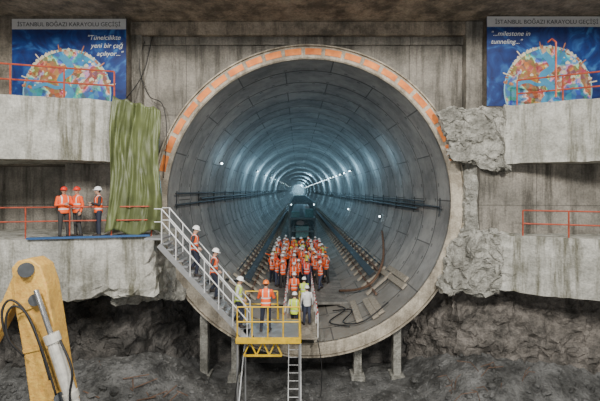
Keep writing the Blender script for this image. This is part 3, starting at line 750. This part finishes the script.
    vs=np.vstack([co,np.array([list(v) for v in hb.v])])
    faces=[tuple(p.vertices) for p in me.polygons]+[tuple(i+nv for i in f) for f in hb.f]
    m2=bpy.data.meshes.new(name); m2.from_pydata(vs.tolist(),[],faces)
    m2.polygons.foreach_set('material_index',list(mat)+hb.m); m2.polygons.foreach_set('use_smooth',[True]*len(faces))
    for q in [skins[0],V_or,M_ref,S[0],T[0],M_boot,M_hair,M_eye,M_lip,HM['w']]: m2.materials.append(q)
    m2.update(); return m2
stL=(-.11,.0,.5),(-.12,.02,.09); stR=(.11,-.01,.5),(.13,.0,.09)
hangL=((-.26,.04,1.14),(-.27,-.05,.90)); hangR=((.26,.04,1.14),(.27,-.05,.90))
P_={}
P_['stand']=person_mesh('worker_stand',[hangL,hangR],[stL,stR])
P_['hip']=person_mesh('worker_hip',[((-.36,.06,1.18),(-.21,-.03,1.0)),hangR],[stL,((.14,-.03,.5),(.2,.0,.09))],yaw=.35)
P_['fold']=person_mesh('worker_fold',[((-.27,-.03,1.15),(-.06,-.20,1.16)),((.27,-.03,1.15),(.06,-.22,1.21))],[stL,stR],yaw=-.3)
P_['desc']=person_mesh('worker_descend',[((-.29,.03,1.17),(-.32,-.2,1.05)),((.25,.06,1.15),(.26,-.06,.93))],[((-.11,-.16,.56),(-.11,-.10,.09)),((.11,-.13,.62),(.11,.09,.29))],lean=.06,nod=.25)
P_['rail']=person_mesh('worker_rail',[((-.27,-.10,1.16),(-.30,-.33,1.12)),((.27,-.10,1.16),(.30,-.33,1.12))],[stL,((.13,-.02,.5),(.16,.0,.09))],lean=.08)
P_['walk']=person_mesh('worker_walk',[((-.25,-.06,1.15),(-.25,-.22,.97)),((.25,.12,1.16),(.27,.12,.91))],[((-.10,-.02,.5),(-.1,.22,.10)),((.10,-.19,.52),(.11,-.22,.09))],lean=.05)
P_['photo']=person_mesh('worker_photo',[((-.28,-.16,1.3),(-.11,-.30,1.5)),((.28,-.16,1.3),(.11,-.30,1.5))],[stL,stR],yaw=0)
P_['point']=person_mesh('worker_point',[hangL,((.33,-.15,1.38),(.42,-.40,1.44))],[stL,((.13,-.02,.5),(.17,.03,.09))],yaw=.3)
R=random.Random(11)
def worker(pose,loc,rot,vest=V_or,helm='w',tr=None,sl=None,scale=1):
    o=bpy.data.objects.new('construction_worker',P_[pose]); col.objects.link(o)
    o.location=loc; o.rotation_euler=(0,0,rot); o.scale=(scale,)*3
    mats={0:R.choice(skins),1:vest,3:sl or R.choice(S),4:tr or R.choice(T),9:HM[helm]}
    for i,m in mats.items(): o.material_slots[i].link='OBJECT'; o.material_slots[i].material=m
    return o
pi=math.pi
worker('fold',((63-VX)*14/F,-3.15,zl+.01),.9,helm='r',tr=T[2],sl=S[3])
worker('hip',((75-VX)*14.2/F,-2.85,zl+.01),-.5,helm='r',tr=T[2],sl=S[3],vest=V_or)
worker('fold',((97-VX)*14.2/F,-2.9,zl+.01),-.9,helm='w',tr=T[0],sl=S[1])
def tread(i): return SX+(i-.5)*RN,SZ-RS*i
for i,hm,vs_,sl_ in ((7,'w',V_or,S[1]),(11,'w',V_or,S[1]),(16,'w',V_lime,S[2])):
    x,z=tread(i); worker('desc',(x-.11,-3.0,z),pi/2,vest=vs_,helm=hm,tr=T[0],sl=sl_)
worker('rail',(-1.15,-2.9,PZ),pi,helm='o',tr=T[0],sl=S[3],scale=1.02)
worker('walk',(-.15,-.3,GZ),pi-.2,vest=V_lime,helm='w',tr=T[0],sl=S[2])
worker('stand',(.4,.9,GZ),pi+.2,vest=V_white,helm='w',tr=T[1],sl=S[2])
worker('walk',(.3,2.6,GZ),pi,vest=V_lime,helm='w')
worker('stand',(-.2,3.7,GZ),pi,vest=V_or,helm='w')
poses=['stand','hip','fold','photo','point','stand','walk']
y=7.4
while y<20:
    half=min(1.9,.9+(y-7)*.45)
    x=TCX-half-.4+R.uniform(0,.2)
    while x<TCX+half-.15:
        if R.random()<.9:
            v=R.choices([V_or,V_lime,V_white,V_red],[.72,.14,.04,.10])[0]
            h=R.choices(['w','r','o','y','b'],[.62,.09,.13,.09,.07])[0]
            sl=S[3] if (v is V_or and R.random()<.5) else None
            worker(R.choice(poses),(x+R.uniform(-.07,.07),y+R.uniform(-.25,.25),ZD),(pi if R.random()<.6 else 0)+R.uniform(-.9,.9),v,h,sl=sl,scale=R.uniform(.93,1.05))
        x+=R.uniform(.62,.78)
    y+=.9

# ---------------------------------------------------------------- lights
def area(name,loc,target,size,energy,color=(1,1,1)):
    l=bpy.data.lights.new(name,'AREA'); l.shape='DISK'; l.size=size; l.energy=energy; l.color=color
    o=bpy.data.objects.new(name,l); col.objects.link(o); o.location=loc
    o.rotation_euler=(Vector(target)-Vector(loc)).to_track_quat('-Z','Y').to_euler()
def point(name,loc,energy,color,r=.3):
    l=bpy.data.lights.new(name,'POINT'); l.energy=energy; l.color=color; l.shadow_soft_size=r
    o=bpy.data.objects.new(name,l); col.objects.link(o); o.location=loc
area('shaft_flood_light',(-6,-19,H+10),(0,0,H),2.5,3900,(1,.96,.89))
area('shaft_flood_light',(7,-19,H+9),(0,0,H),2.5,3500,(1,.96,.89))
area('ceiling_fill_light',(0,-24,H+1),(0,0,H+5),2,800,(.95,.97,1))  # unseen fill light, added low to brighten the ceiling underside
area('pit_light',(0,-12,H+13),(0,-8,0),5,800,(.9,.95,1))
for y,e_ in ((8,50),(15,130),(23,260),(33,430),(46,640),(62,760),(82,900),(107,1100),(142,1500),(190,2200),(260,3400),(340,6000),(400,9000),(440,9000)):
    for an in ((26,153) if y<100 else (58,)):
        point('tunnel_lamp_fill',wp(an,5.1,y),e_*(.62 if y<100 else 1),(.42,.76,1.0),.4)  # light of the lamp rows; nearest and deepest points added as unseen fill
w=bpy.data.worlds.new('World'); bpy.context.scene.world=w; w.use_nodes=True
bg=w.node_tree.nodes['Background']; bg.inputs[0].default_value=(.72,.79,.88,1); bg.inputs[1].default_value=.14

cam=bpy.data.cameras.new('Camera'); co=bpy.data.objects.new('Camera',cam); col.objects.link(co)
cam.sensor_width=36; cam.lens=24; cam.shift_x=(300-VX)/600; cam.shift_y=-(200.5-VY)/600
co.location=(0,CY,H); co.rotation_euler=(math.pi/2,0,0); cam.clip_end=800
bpy.context.scene.camera=co
